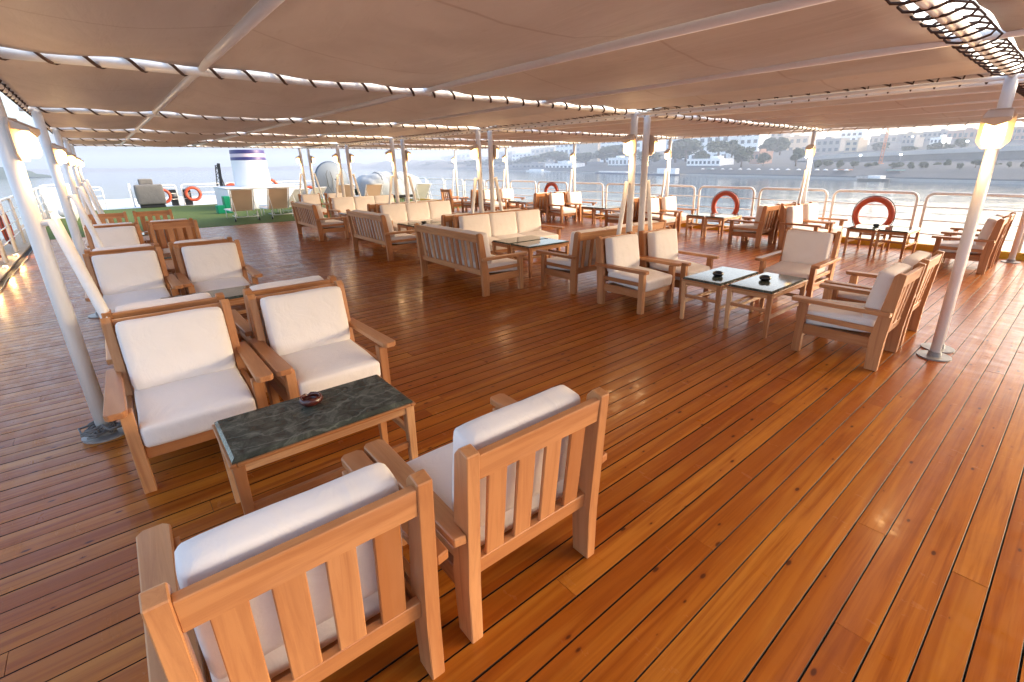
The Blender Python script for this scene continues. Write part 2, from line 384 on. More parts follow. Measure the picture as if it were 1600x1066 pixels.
# ------------------------------------------------------------ seats
LEAN = -.115
def seat(name, label, cat, W, nsl, ncu, slw, group):
    t = thing(name, label, cat, group=group); hw = W/2
    for s in (-1, 1):
        def ys(a, c): return (min(s*a, s*c), max(s*a, s*c))
        y0, y1 = ys(hw-.055, hw)
        MB().box(.268, .335, y0, y1, 0, .476, .003).build('leg', 'wood', t)
        y0, y1 = ys(hw-.05, hw-.002)
        poly = [(.0, -.340), (.0, -.248), (.27, -.238), (.795, -.312), (.826, -.340), (.815, -.390), (.26, -.345)]
        MB().prism(poly, y0, y1, 1, .0035, gaxis=2).build('leg', 'wood', t)
        a = MB(); i0, o0, mid = s*(hw-.040), s*(hw+.052), s*(hw+.001)
        pl = [(.372, i0), (.392, i0+s*.018), (.392, o0-s*.018), (.372, o0), (-.352, o0-s*.008), (-.360, mid), (-.275, mid), (-.265, i0+s*.012)]
        a.prism(pl if s > 0 else pl[::-1], .476, .511, 2, .004, gaxis=0).build('armrest', 'wood', t)
    f = MB()
    for s in (-1, 1):
        y0, y1 = sorted((s*(hw-.042), s*(hw-.014)))
        f.box(-.262, .270, y0, y1, .178, .268, .004)
        f.box(-.272, .270, y0, y1, .315, .358, .004)
    f.box(.285, .313, -hw+.054, hw-.054, .185, .268, .004)
    f.box(-.24, .284, -hw+.045, hw-.045, .236, .250)
    f.build('seat_frame', 'wood', t)
    b = MB(); rot = Ry(math.atan(LEAN))
    def xc(z): return -.296 + (z-.27)*LEAN
    def rail(z0, z1, y0, y1, th, dx=0, bev=.0025, axis=1):
        zc = (z0+z1)/2; h = (z1-z0)/2
        b.box(xc(zc)+dx-th/2, xc(zc)+dx+th/2, y0, y1, zc-h, zc+h, bev, rot, (xc(zc)+dx, 0, zc), axis)
    rail(.705, .802, -hw+.0495, hw-.0495, .030, -.012)
    rail(.268, .338, -hw+.0495, hw-.0495, .030)
    span = W-.10; gap = (span-nsl*slw)/(nsl+1)
    for k in range(nsl):
        y = -hw+.05+gap+k*(slw+gap)
        rail(.335, .712, y, y+slw, .016, -.006, .003, 2)
    b.build('backrest', 'wood', t)
    cw = (W-.112)/ncu; sr = Ry(math.radians(4)); br = Ry(math.atan(LEAN)-.03)
    for k in range(ncu):
        yc = -hw+.056+cw*(k+.5)
        MB().cushion((.052, yc, .335), (.292, cw/2-.003, .066), .026, .008, sr, seed=k+3).build('seat_cushion', 'fabric', t)
        MB().cushion((-.222, yc, .604), (.066, cw/2-.004, .208), .036, .007, br, seed=k+40).build('back_cushion', 'fabric', t)
    return t
G_ARM = 'slatted armchairs with cream cushions'
chair0 = seat('armchair', 'x', 'armchair', .65, 4, 1, .078, G_ARM)
sofa2 = seat('sofa', 'x', 'sofa', 1.70, 11, 3, .062, 'slatted sofas down the middle of the deck')
sofa3 = seat('sofa', 'x', 'sofa', 1.92, 12, 3, .062, 'slatted sofas down the middle of the deck')
PROTO = [chair0, sofa2, sofa3]
def chair(x, y, face, label, skip=()): dup(chair0, (x, y, 0), face + random.uniform(-.02, .02), label, skip=skip)
PX, NX, PY, NY = 0, PI, PI/2, -PI/2      # facing +x (away), -x (back to the camera's side), +y (left), -y
chair(1.445, -.200, PX, 'armchair seen from behind at bottom left, cut by the picture edge')
chair(1.455, -.968, PX, 'armchair seen from behind nearest the open floor, beside the bottom-edge one')
chair(3.325, -.140, NX, 'large armchair facing us beside the foot of the nearest left pole')
chair(3.340, -.905, NX, 'armchair facing us behind the ashtray table, right of the pair')
chair(4.235, -.155, PX, 'armchair back to back with the big one beside the nearest left pole')
chair(4.245, -.915, PX, 'armchair back to back behind the right one at the ashtray table')
chair(6.400, -.030, NX, 'armchair facing us in second left row, creased cushion, poles side')
chair(6.420, -.780, NX, 'armchair facing us in second left row, open-floor side')
chair(7.450, -.030, PX, 'armchair turned away behind second left row, poles side')
chair(7.460, -.770, PX, 'armchair turned away behind second left row, open-floor side')
chair(9.520, .000, NX, 'armchair with cushion facing us in third left row, poles side')
chair(9.580, -.760, NX, 'armchair without back cushion, bare slats, third left row on open-floor side', skip=('back_cushion',))
chair(10.66, .000, PX, 'armchair turned away behind third left row, poles side')
chair(10.68, -.750, PX, 'armchair turned away behind third left row, next to the bare-slat one')
chair(12.62, .050, NX, 'farthest left armchair, bare slatted back, poles side', skip=('back_cushion',))
chair(12.64, -.690, NX, 'farthest left armchair, bare slatted back, next to the green carpet', skip=('back_cushion',))
chair(3.490, -4.635, NX, 'armchair left of the paired marble tables, nearer us')
chair(3.430, -5.390, NX, 'armchair left of the paired marble tables, farther one')
chair(1.215, -4.770, PX, 'armchair in side view right of the paired marble tables, nearer us')
chair(1.235, -5.590, PX, 'armchair right of the paired tables, beside the big right pole')
chair(2.300, -6.330, PY, 'armchair facing us squarely behind the paired marble tables')
# ------------------------------------------------------------ tables
G_TAB = 'coffee tables with dark marble tops'
def table(label):
    t = thing('coffee_table', label, 'coffee table', group=G_TAB)
    L, Wt = .43, .235
    f = MB()
    for (a0, a1, c0, c1) in ((-Wt, Wt, -L, -L+.028), (-Wt, Wt, L-.028, L), (-Wt, -Wt+.028, -L+.0285, L-.0285), (Wt-.028, Wt, -L+.0285, L-.0285)):
        f.box(a0, a1, c0, c1, .436, .452, .004)
    for s in (-1, 1):
        f.box(s*(Wt-.026)-.011, s*(Wt-.026)+.011, -L+.05, L-.05, .395, .4355, .003)
        f.box(-Wt+.05, Wt-.05, s*(L-.026)-.011, s*(L-.026)+.011, .395, .4355, .003)
    f.build('table_frame', 'wood', t)
    for sx in (-1, 1):
        for sy in (-1, 1):
            b = MB(); x, y = sx*(Wt-.032), sy*(L-.032)
            vs, fs = b._add([(x+sx*(-h), y+sy*(-h), z) if False else (x+a*h, y+c*h, z) for z, h in ((0, .018), (.4355, .024)) for a, c in ((-1, -1), (1, -1), (1, 1), (-1, 1))],
                            [(3, 2, 1, 0), (4, 5, 6, 7), (0, 1, 5, 4), (1, 2, 6, 5), (2, 3, 7, 6), (3, 0, 4, 7)], axis=2)
            b._post(vs, fs, .003, None, None); b.build('leg', 'wood', t)
    st = MB()
    for s in (-1, 1):
        st.box(s*(Wt-.032)-.011, s*(Wt-.032)+.011, -L+.052, L-.052, .185, .222, .003)
        st.box(-Wt+.052, Wt-.052, s*(L-.032)-.011, s*(L-.032)+.011, .255, .290, .003)
    st.build('stretcher', 'wood', t)
    tp = MB(); a, c, z0, z1, z2, bv = Wt-.012, L-.012, .4525, .462, .474, .014
    V = [(sx*x, sy*y, z) for (x, y, z) in ((a, c, z0), (a, c, z1), (a-bv, c-bv, z2)) for sx, sy in ((-1, -1), (1, -1), (1, 1), (-1, 1))]
    tp._add(V, [(3, 2, 1, 0)] + [(l*4+i, l*4+(i+1) % 4, l*4+4+(i+1) % 4, l*4+4+i) for l in (0, 1) for i in range(4)] + [(8, 9, 10, 11)])
    tp.build('marble_top', 'marble', t); return t
tab0 = table('x'); PROTO.append(tab0)
def tab(x, y, label, rz=0): dup(tab0, (x, y, 0), rz + random.uniform(-.012, .012), label)
tab(2.39, -.575, 'marble table with the red-brown ashtray between the two nearest chair pairs')
tab(5.50, -.60, 'marble table in front of the second left row of armchairs')
tab(8.60, -.50, 'marble table hidden behind the second left row, mostly covered')
tab(11.85, -.45, 'marble table before the farthest left armchairs, mostly hidden')
tab(2.555, -4.93, 'left one of the paired near marble tables, farther from us')
tab(2.060, -4.98, 'right one of the paired near marble tables, nearer the side-view armchair')
def ashtray(x, y, label, mt):
    b = MB(); b.lathe([(.030, 0), (.044, .004), (.056, .018), (.058, .030), (.052, .044), (.046, .048), (.040, .044), (.042, .03), (.036, .012), (.0005, .010)], seg=20)
    for v in b.bm.verts:
        if v.co.z > .04:
            a = math.atan2(v.co.y, v.co.x); v.co.z -= .010*max(0, math.cos(3*a))**6
    o = b.build('ashtray', mt, loc=(x, y, .4745)); tag(o, label, 'ashtray', 'ashtrays on marble tables')
ashtray(2.47, -.575, 'glossy red-brown ashtray on the nearest left marble table', 'ash')
ashtray(2.54, -4.82, 'black ashtray on the left one of the paired near tables', 'ashblack')
ashtray(2.10, -4.98, 'black ashtray on the right one of the paired near tables', 'ashblack')
# ------------------------------------------------------------ middle sofas
def sofa(p, x, y, face, label): dup(p, (x, y, 0), face + random.uniform(-.008, .008), label)
ordn = ('nearest', 'second', 'third', 'farthest')
for k, (xs, ysd) in enumerate(((5.89, -3.80), (9.13, -3.98), (12.58, -3.88))):
    sofa(sofa2, xs, ysd, NY, '%s sofa showing its slatted back to the open floor' % ('nearest', 'middle', 'farthest')[k])
sofa(sofa3, 4.64, -5.36, PX, 'sofa seen from behind just left of the near armchair pair and twin poles')
for k in range(3):
    xb = 7.34+3.50*k - (.05 if k == 2 else 0)
    sofa(sofa3, xb-.375, -5.42-.12*k, NX, '%s wide three-cushion sofa facing us, behind a row of slatted sofas' % ('nearest', 'middle', 'farthest')[k])
    if k < 2: sofa(sofa3, xb+.50, -5.30-.12*k, PX, 'sofa back to back behind the %s wide three-cushion sofa' % ('nearest', 'middle')[k])
    for j in range(2):
        tab(6.17+3.45*k-.49*j, -5.02, '%s one of the marble tables amid the %s sofa group' % (('farther', 'nearer')[j], ('nearest', 'middle', 'farthest')[k]))
ashtray(9.4, -5.0, 'black ashtray on a table amid the middle sofa group', 'ashblack')
chair(16.45, -4.95, NX, 'armchair at the end of the deck beside the loungers, left of a pair')
chair(16.35, -5.72, NX, 'armchair at the end of the deck beside the loungers, right of a pair')
# ------------------------------------------------------------ right-hand groups by the rail
where = ('at the right end by the rail', 'by the rail beside the second life ring', 'by the rail, third group from the right', 'by the rail, fourth group from the right', 'by the rail, farthest group')
for k in range(5):
    xb = .71+3.44*k
    for j in range(2):
        chair(xb+.50, -10.03-.77*j, PX, 'armchair turned away %s, %s' % (where[k], ('inboard one', 'outboard one')[j]))
        if k > 0: chair(xb-.47, -10.20-.77*j, NX, 'armchair facing the right end, %s, %s' % (where[k], ('inboard one', 'outboard one')[j]))
        if k < 4: tab(xb+1.99-.49*j if k else 2.74-.49*j, -10.68, '%s marble table of two %s' % (('left', 'right')[j], where[k]))
ashtray(2.62, -10.7, 'black ashtray on the table before the nearest life ring', 'ashblack')
chair(15.9, -9.8, NY, 'armchair with its slatted back to us at the far right, near the covered boat', skip=('back_cushion',))
for p in PROTO:
    for c in kids(p): bpy.data.objects.remove(c)
    bpy.data.objects.remove(p)
# ------------------------------------------------------------ poles, braces, lamps
def pole(x, y, label, brace=None, h=2.25, r=.05, group='white canopy poles'):
    r = .044 if r == .05 else r
    t = thing('canopy_pole', label, 'pole', (x, y, 0), group=group)
    MB().tube([(0, 0, .02), (0, 0, h)], r, 16).build('shaft', 'paint', t)
    MB().lathe([(.125, 0), (.125, .012), (r+.012, .0125), (r+.010, .05), (r+.002, .052)], seg=22, smooth=False).build('base_plate', 'steel', t)
    if brace:
        bx, by, bz = brace
        n = Vector((bx, by, 0)).normalized()
        MB().cyl((n.x*r*.9, n.y*r*.9, bz), (n.x*.11, n.y*.11, bz+.005), .018, 8).build('bracket', 'paint', t)
        MB().tube([(n.x*.09, n.y*.09, bz+.02), (bx, by, .0)], .03, 10).build('brace', 'paint', t)
    return t
def lamp(x, y, z, d, label, turn=0, size=.84):
    """bulkhead lamp: back plate, sloping hood, glowing glass; d = +1 faces +y, -1 faces -y"""
    t = thing('deck_lamp', label, 'lamp', (x, y, z), (0 if d > 0 else PI)+turn, 'lit deck lamps on the canopy poles')
    b = MB()
    V = [(x, y, z) for y in (0, .016) for x, z in ((.105, -.09), (.105, .10), (.065, .15), (-.065, .15), (-.105, .10), (-.105, -.09), (-.06, -.145), (.06, -.145))]
    b._add(V, [tuple(range(8)), tuple(range(15, 7, -1))] + [(k, 8+k, 8+(k+1) % 8, (k+1) % 8) for k in range(8)]); b.build('back_plate', 'hood', t)
    b = MB()      # sloping cap with a pointed front lip, open at the sides
    V = [(-.078, .0165, .138), (.078, .0165, .138), (.088, .118, .082), (-.088, .118, .082), (-.078, .0165, .132), (.078, .0165, .132), (.088, .114, .074), (-.088, .114, .074)]
    b._add(V, [(0, 1, 2, 3), (7, 6, 5, 4), (0, 4, 5, 1), (1, 5, 6, 2), (2, 6, 7, 3), (3, 7, 4, 0)])
    for s_ in (-1, 1):
        b._add([(0, .1185, .080), (s_*.088, .1185, .080), (s_*.088, .1185, .052), (0, .1185, .018), (0, .1135, .080), (s_*.088, .1135, .080), (s_*.088, .1135, .052), (0, .1135, .018)],
               [(0, 1, 2, 3), (7, 6, 5, 4), (0, 3, 7, 4), (1, 0, 4, 5), (3, 2, 6, 7), (2, 1, 5, 6)])
        b._add([(s_*.088, .118, .080), (s_*.078, .0165, .135), (s_*.084, .0165, .075), (s_*.086, .118, .056)], [(0, 1, 2, 3)])
    bmesh.ops.recalc_face_normals(b.bm, faces=b.bm.faces[:])
    b.build('hood', 'hood', t)
    MB().cushion((0, .062, -.028), (.070, .044, .096), .042, 0, None, 6).build('glass', 'bulb', t)
    t.scale = (size,)*3
    ld = bpy.data.lights.new('lamp_light', 'POINT'); ld.energy = LAMP_W; ld.color = (1, .64, .32); ld.shadow_soft_size = .06
    lo = bpy.data.objects.new('lamp_light', ld); COL.objects.link(lo); lo.parent = t; lo.location = (0, .13, -.20)
    return t
LAMP_W = 1.3
num = ('nearest', 'second', 'third', 'fourth', 'fifth', 'farthest')
for k in range(5):
    x = 3.95 if k == 0 else 4.08+3.44*k
    pole(x, .33, 'white pole in the left row along the deck edge, %s' % num[k if k < 4 else 5], (-.12, -.30, 1.36), r=.041)
    lamp(x, .285, 1.80, -1, 'lit lamp on the left row of poles, %s' % num[k if k < 4 else 5], -.25, .74)
for k in range(6):
    x = .63+3.44*k
    pole(x, -5.19, 'left pole of the %s pair in the centre row' % num[k] if k else 'thick white pole at right, front one of its pair', (0, .36, 1.40) if k else None, r=.05 if k else .038)
    pole(x+(.0 if k else .022), -5.45, 'right pole of the %s pair in the centre row' % num[k] if k else 'white pole half hidden behind the thick right pole', (0, -.36, 1.40) if k else None, r=.05 if k else .038)
    lamp(x, -5.135, 1.86, 1, 'lit lamp on the left pole of the %s centre pair' % num[k] if k else 'large lit lamp on the thick right pole', 0, .95 if k == 0 else .84)
    if k: lamp(x, -5.505, 1.86, -1, 'lit lamp on the right pole of the %s centre pair' % num[k])
    pole(x+.09, -11.2, 'white pole by the right rail, %s' % num[k], (.03, .30, 1.45) if k else None, r=.042)
    if k: lamp(x+.09, -11.155, 1.84, 1, 'lit lamp on the right rail poles, %s' % num[k-1])
rr_ = random.Random(5); pts = []
for i in range(60):
    a = i*.55; pts.append((3.93+(.085+.05*math.sin(i*1.7))*math.cos(a), .33+(.08+.05*math.cos(i*1.3))*math.sin(a), .022+.028*abs(math.sin(i*.9))+.0008*i))
tag(MB().tube(pts, .008, 5).build('cable_bundle', 'cover'), 'tangled grey cable wound round the foot of the nearest left pole', 'cable')
# ------------------------------------------------------------ canopy
def panel(x0, x1, sup, label, sag, edge=(0, 0)):
    b = MB(); rnd = random.Random(int(x0*100)+len(sup)); ph = [rnd.uniform(0, 6.28) for _ in range(6)]
    ys = []
    for i in range(len(sup)-1):
        a, c = sup[i], sup[i+1]; n = 12
        for j in range(n): ys.append((a+(c-a)*j/n, i, j/n))
    ys.append((sup[-1], len(sup)-2, 1.0)); nx = 22; V = []
    for ix in range(nx+1):
        s = ix/nx
        for y, i, t in ys:
            xx = x0 + (x1-x0)*s
            ed = 1-(2*s-1)**6
            z = 2.285 - .02*(1-ed)
            z -= sag*abs(sup[i+1]-sup[i])*(4*t*(1-t))*(.10+.90*(4*s*(1-s))**.7)
            z += .010*math.sin(9*y+ph[0]+2*math.sin(3*s+ph[1]))*(1-ed*.8) + .004*math.sin(17*y+ph[2])*ed*math.sin(2*s+ph[3])
            yy = y
            g = (sup[0]-y)/(sup[0]-sup[-1])
            yy += edge[1]*4*s*(1-s)*max(0, (g-.7)/.3)**2
            V.append((xx, yy, z))
    m_ = len(ys)
    b._add(V, [(i*m_+j, i*m_+j+1, (i+1)*m_+j+1, (i+1)*m_+j) for i in range(nx) for j in range(m_-1)], True)
    o = b.build('awning', 'canvas'); md = o.modifiers.new('thickness', 'SOLIDIFY'); md.thickness = .004; md.offset = 1
    tag(o, label, 'awning', 'canvas awning panels'); return o
def helix(x, y0, y1, rx, rz, pitch, z, seed):
    rnd = random.Random(seed); pts = []; n = max(2, int(abs(y1-y0)/pitch)); k = 10
    for i in range(n*k+1):
        a = 2*PI*i/k; pts.append((x+rx*math.cos(a), y0+(y1-y0)*i/(n*k)+(rnd.uniform(-.02, .02) if i % k == 0 else 0), z+rz*math.sin(a)))
    return pts
lsup = [.42, -.66, -2.29, -3.66, -4.55, -5.29]; rsup = [-5.35, -6.6, -7.75, -8.9, -10.05, -11.35]
bays = [-2.81+3.44*k for k in range(7)]
nb = ('behind the camera side', 'nearest to us', 'second', 'third', 'fourth', 'fifth')
for k in range(6):
    g0, g1 = (.10 if k == 1 else .07), (.12 if k == 0 else .07)
    panel(bays[k]+g0, bays[k+1]-g1, lsup, 'tan canvas awning over the left half of the deck, bay %s' % nb[k], .075, (0, .0))
    panel(bays[k]+g0, bays[k+1]-g1, rsup, 'tan canvas awning over the right half of the deck, bay %s' % nb[k], .055)
nt_ = ('second at left edge', 'nearest', 'second', 'third', 'fourth', 'fifth', 'last')
for k in range(1, 7):
    x = bays[k]
    tag(MB().tube([(x, .45, 2.245), (x, -5.19, 2.245)], .032, 10).build('cross_tube', 'paint'), 'white cross tube carrying the left awning, %s from the camera' % nt_[k], 'tube', 'white awning tubes')
    tag(MB().tube([(x, -5.45, 2.245), (x, -11.4, 2.245)], .030, 10).build('cross_tube', 'paint'), 'white cross tube carrying the right awning, %s from the camera' % nt_[k], 'tube', 'white awning tubes')
    rx = .11 if k == 1 else .058
    rz = .036
    tag(MB().tube(helix(x, .40, -5.05, rx, rz, 0.17 if k == 1 else .20, 2.25, k), .0062 if k == 1 else .010, 5).build('lacing_rope', 'rope'), 'dark rope lacing wound round the left awning tube, %s from the camera' % nt_[k], 'rope', 'awning lacing ropes')
    tag(MB().tube(helix(x, -5.5, -11.3, rx, rz, .20, 2.25, k+20), .010, 5).build('lacing_rope', 'rope'), 'dark rope lacing wound round the right awning tube, %s from the camera' % nt_[k], 'rope', 'awning lacing ropes')
for y, n in ((-.66, 'leftmost'), (-2.29, 'middle'), (-3.66, 'rightmost')):
    tag(MB().tube([(-2.8, y, 2.262), (17.9, y, 2.262)], .026, 10).build('ridge_tube', 'paint'), '%s long tube running fore and aft under the left awning' % n, 'tube', 'white awning tubes')
for y, n in ((-6.6, 'inboard'), (-7.75, 'second'), (-8.9, 'third'), (-10.05, 'outboard')):
    tag(MB().tube([(-2.8, y, 2.268), (17.9, y, 2.268)], .015, 8).build('ridge_tube', 'paint'), '%s long tube running fore and aft under the right awning' % n, 'tube', 'white awning tubes')
for y, n in ((-5.19, 'left'), (-5.45, 'right')):
    tag(MB().tube([(-2.8, y, 2.215), (17.9, y, 2.215)], .018, 8).build('edge_tube', 'paint'), '%s tube along the tops of the paired centre poles' % n, 'tube', 'white awning tubes')
def lace_y(x0, x1, ya, yb, z, seed):
    rnd = random.Random(seed); pts = []; n = int((x1-x0)/.16)
    for i in range(n):
        x = x0+(x1-x0)*i/n
        pts += [(x, ya, z+.03), (x+.04, (ya+yb)/2, z-.035), (x+.08+rnd.uniform(-.02, .02), yb, z+.03), (x+.12, (ya+yb)/2, z+.05)]
    return pts
tag(MB().tube(lace_y(-2.8, 17.8, -5.18, -5.42, 2.235, 5), .0075, 5).build('lacing_rope', 'rope'), 'zigzag rope joining the left and right awnings over the centre poles', 'rope', 'awning lacing ropes')
for yy, nm in ((.40, 'left'), (-11.36, 'right')):
    tag(MB().tube([(-2.8, yy, 2.24), (17.9, yy, 2.24)], .022, 8).build('edge_tube', 'paint'), 'outer tube along the %s edge of the awnings' % nm, 'tube', 'white awning tubes')
    pts = []
    for i in range(int(20.6/.24)):
        x = -2.8+.24*i; pts += [(x, yy+.03, 2.26), (x+.05, yy, 2.205), (x+.10, yy-.03, 2.26), (x+.17, yy, 2.275)]
    tag(MB().tube(pts, .0065, 5).build('lacing_rope', 'rope'), 'rope lacing along the %s outer edge of the awnings' % nm, 'rope', 'awning lacing ropes')
# ------------------------------------------------------------ rails
def rail_panel(x0, x1, y, label, axis='x', h=1.05, r=.027, bars=(.80, .55, .30), mt='paint', group='white rail panels'):
    L = x1-x0; t = thing('deck_railing', label, 'railing', (x0, y, 0) if axis == 'x' else (y, x0, 0), 0 if axis == 'x' else PI/2, group)
    R = .12; pts = [(0, 0, .02), (0, 0, h-R)]
    pts += [(R-R*math.cos(a), 0, h-R+R*math.sin(a)) for a in [PI/2*i/5 for i in range(1, 6)]]
    pts += [(L-R+R*math.sin(a), 0, h-R+R*math.cos(a)) for a in [PI/2*i/5 for i in range(0, 6)]] + [(L, 0, .02)]
    MB().tube(pts, r, 8).build('frame', mt, t)
    for z in bars: MB().cyl((.0, 0, z), (L, 0, z), .011, 6).build('bar', mt, t)
    return t
gx = [.62+1.59*k for k in range(-2, 18)]
for k in range(len(gx)-1):
    rail_panel(gx[k]+.07, gx[k+1]-.07, -11.66, 'white tubular rail panel on the right deck edge, number %d from the picture\'s right' % (k-1) if k > 1 else 'white tubular rail panel at the right picture edge')
    tag(MB().cyl((gx[k+1]-.075, -11.66, .82), (gx[k+1]+.075, -11.66, .82), .014, 6).build('rail_link', 'paint'), 'short tube linking two neighbouring right rail panels at mid height', 'tube', 'short rail links')
for k in range(1, 14):
    x = 1.9+1.6*k
    rail_panel(x+.05, x+1.55, 1.62, 'white rail panel on the left deck edge, number %d from the left' % k, r=.03)
def ring(x, y, z, label, R=.31, r=.055, rot=PI/2, g='orange life rings'):
    t = thing('life_ring', label, 'life ring', (x, y, z), rot, g)
    pts = [(0, R*math.cos(a), R*math.sin(a)) for a in [2*PI*i/36 for i in range(36)]]
    MB().tube(pts, r, 12, True).build('ring', 'ring', t)
    pts = [(0, (R+r*(1.05+.25*abs(math.sin(2*a))))*math.cos(a), (R+r*(1.05+.25*abs(math.sin(2*a))))*math.sin(a)) for a in [2*PI*i/48 for i in range(48)]]
    MB().tube(pts, .008, 5, True).build('grab_rope', 'rope', t)
    for q in range(4):
        a = PI/4+q*PI/2
        b = MB(); b.tube([(0, R*math.cos(a+d), R*math.sin(a+d)) for d in (-.07, 0, .07)], r+.003, 12, cap=False); b.build('band', 'ring', t)
    return t
ring(2.93, -11.58, .60, 'orange life ring on the right rail, nearest one')
ring(6.12, -11.58, .60, 'orange life ring on the right rail, second one')
ring(12.5, -11.58, .68, 'orange life ring on the right rail, third one, partly behind chairs')
ring(13.3, 1.72, .45, 'life ring on the left rail at the left picture edge'); ring(15.4, 1.72, .48, 'life ring on the left rail, farther one')
for k in range(4):
    x = 9.0+1.6*k
    t = thing('kerb_light', 'small warm kerb light at a left rail post, number %d' % (k+1), 'lamp', (x, 1.55, .03), 0, 'small warm kerb lights')
    MB().box(-.05, .05, -.03, .03, 0, .05, .008).build('housing', 'paint', t)
    MB().box(-.04, .04, -.036, -.0305, .008, .042).build('glass', 'floorglow', t)
    ld = bpy.data.lights.new('kerb_glow', 'POINT'); ld.energy = 2.5; ld.color = (1, .6, .22); ld.shadow_soft_size = .04
    lo = bpy.data.objects.new('kerb_glow', ld); COL.objects.link(lo); lo.parent = t; lo.location = (0, -.02, .14)
# ------------------------------------------------------------ far end of the ship
def lounger(x, y, label, mt='sling', back=1.0, rz=0):
    t = thing('sun_lounger', label, 'sun lounger', (x, y, 0), rz, 'sun loungers on the green carpet')
    c, s_ = math.cos(back), math.sin(back)
    MB().box(.0, 1.25, -.29, .29, .30, .32, .004).build('seat', mt, t)
    b = MB(); b.box(-.78, 0, -.29, .29, .305, .325, .008, Ry(back), (0, 0, .31)); b.build('backrest', mt, t)
    f = MB()
    for s in (-1, 1):
        f.tube([(1.9-.65, s*.32, .30), (0, s*.32, .31), (-.80*c, s*.32, .31+.80*s_)], .018, 8)
        f.tube([(-.55*c, s*.30, .31+.55*s_), (-.62, s*.30, .16), (.1, s*.30, .16)], .011, 6)
    f.tube([(-.80*c, -.32, .31+.80*s_), (-.80*c, .32, .31+.80*s_)], .018, 8)
    f.cyl((-.62, -.30, .16), (-.62, .30, .16), .011, 6)
    f.build('frame', 'whitestuff', t)
    for sx in (-.42, 1.1):
        for s in (-1, 1): MB().cyl((sx, s*.31, .0 if sx > 0 else .06), (sx, s*.31, .30), .015, 6).build('leg', 'whitestuff', t)
    for s in (-1, 1): MB().cyl((-.45, s*.34-.012, .055), (-.45, s*.34+.012, .055), .055, 10).build('wheel', 'black', t)
lounger(18.35, -3.30, 'tan sun lounger turned away on the carpet, left of the near two')
lounger(18.35, -4.36, 'tan sun lounger turned away on the carpet, right of the near two')
lounger(19.3, -6.95, 'tan sun lounger behind the sofas, below the satellite dish')
lounger(18.6, -7.75, 'tan sun lounger behind the sofas, below the covered boat')
lounger(19.2, -10.1, 'white raised sun lounger at the right of the covered boat', 'whitestuff', .85)
lounger(19.4, -5.75, 'white raised sun lounger left of the satellite dish', 'whitestuff', .85, .5)
lounger(19.4, -5.10, 'white raised sun lounger nearest the white housing', 'whitestuff', .80, .5)
# housing and funnel
t = thing('engine_housing', 'long low white engine housing under the funnel', 'housing', (23.4, -5.0, 0))
MB().box(-.6, 2.4, -1.45, 1.3, 0, .83, .03).build('body', 'whitestuff', t)
MB().box(-.63, 2.43, -1.48, 1.33, .8305, .86, .01).build('lid', 'whitestuff', t)
t = thing('ship_funnel', 'white oval ship funnel with blue and pink bands at its top', 'funnel', (24.6, -5.02, .70))
def fun(z0, z1, e=0):
    pr = []
    for i in range(7):
        z = z0+(z1-z0)*i/6; pr.append((1-.10*z/1.6+e, z))
    return pr
MB().lathe(fun(0, 1.62), sx=.95, sy=.70, seg=32).build('stack', 'whitestuff', t)
MB().lathe(fun(1.22, 1.34, .012), sx=.95, sy=.70, seg=32).build('band', 'blue', t)
MB().lathe(fun(1.3405, 1.48, .010), sx=.95, sy=.70, seg=32).build('band', 'pink', t)
MB().lathe(fun(1.4805, 1.63, .014), sx=.95, sy=.70, seg=32).build('band', 'blue', t)
MB().tube([(-.72, .30, .02), (-.78, .22, .45), (-.77, .18, .8), (-.76, .12, 1.2)], .012, 5).build('cable', 'black', t)
# grill under a cover
t = thing('covered_grill', 'grey covered barbecue with a box on top at the far end', 'grill', (27.6, -1.55, 0))
MB().cushion((0, 0, .56), (.35, .50, .42), .07, .015, None, 8, 3, .012).build('cover', 'cover', t)
MB().cushion((0, .05, 1.09), (.20, .24, .115), .03, .01, None, 8, 4, .006).build('cover_top', 'cover', t)
MB().box(-.28, .28, -.44, .44, .0, .14, .02).build('base', 'black', t)
rail_panel(-4.35, -2.75, 27.95, 'white rail panel behind the far life ring', 'y', .92)
rail_panel(-2.55, -1.2, 27.95, 'white rail panel behind the covered barbecue', 'y', .92)
rail_panel(-6.2, -4.5, 27.95, 'white rail panel behind the engine housing, left one', 'y', .92)
rail_panel(-8.0, -6.35, 27.95, 'white rail panel behind the engine housing, right one', 'y', .92)
rail_panel(-9.8, -8.15, 27.95, 'white rail panel behind the satellite dish', 'y', .92)
rail_panel(.0, 1.4, 27.95, 'white rail panel at the far left corner', 'y', .92)
rail_panel(28.1, 29.6, -.95, 'white side rail panel left of the covered barbecue', h=1.0)
rail_panel(29.7, 31.6, .45, 'white side rail panel far left beyond the carpet', h=.8)
for x, y, z, l in ((27.85, -3.14, .50, 'red life ring on the far rail between dark loudspeakers and mast'), (26.7, -4.55, .62, 'red life ring left of the funnel foot'), (22.0, -6.55, .55, 'red life ring at the right end of the housing'), (27.6, -6.4, .75, 'red life ring behind the right side of the funnel'), (27.9, -2.0, .45, 'red life ring half hidden by the barbecue')):
    ring(x, y, z, l, .27, .06, 0)
for y, l in ((-2.45, 'left'), (-2.62+.0-.32, 'right')):
    t = thing('loudspeaker', '%s dark loudspeaker box at the far rail' % l, 'loudspeaker', (28.3, y, 0), 0, 'dark loudspeakers'); MB().box(-.2, .2, -.15, .15, 0, .70, .02).build('box', 'black', t); MB().cyl((-.205, 0, .45), (-.215, 0, .45), .1, 14).build('cone', 'steel', t)
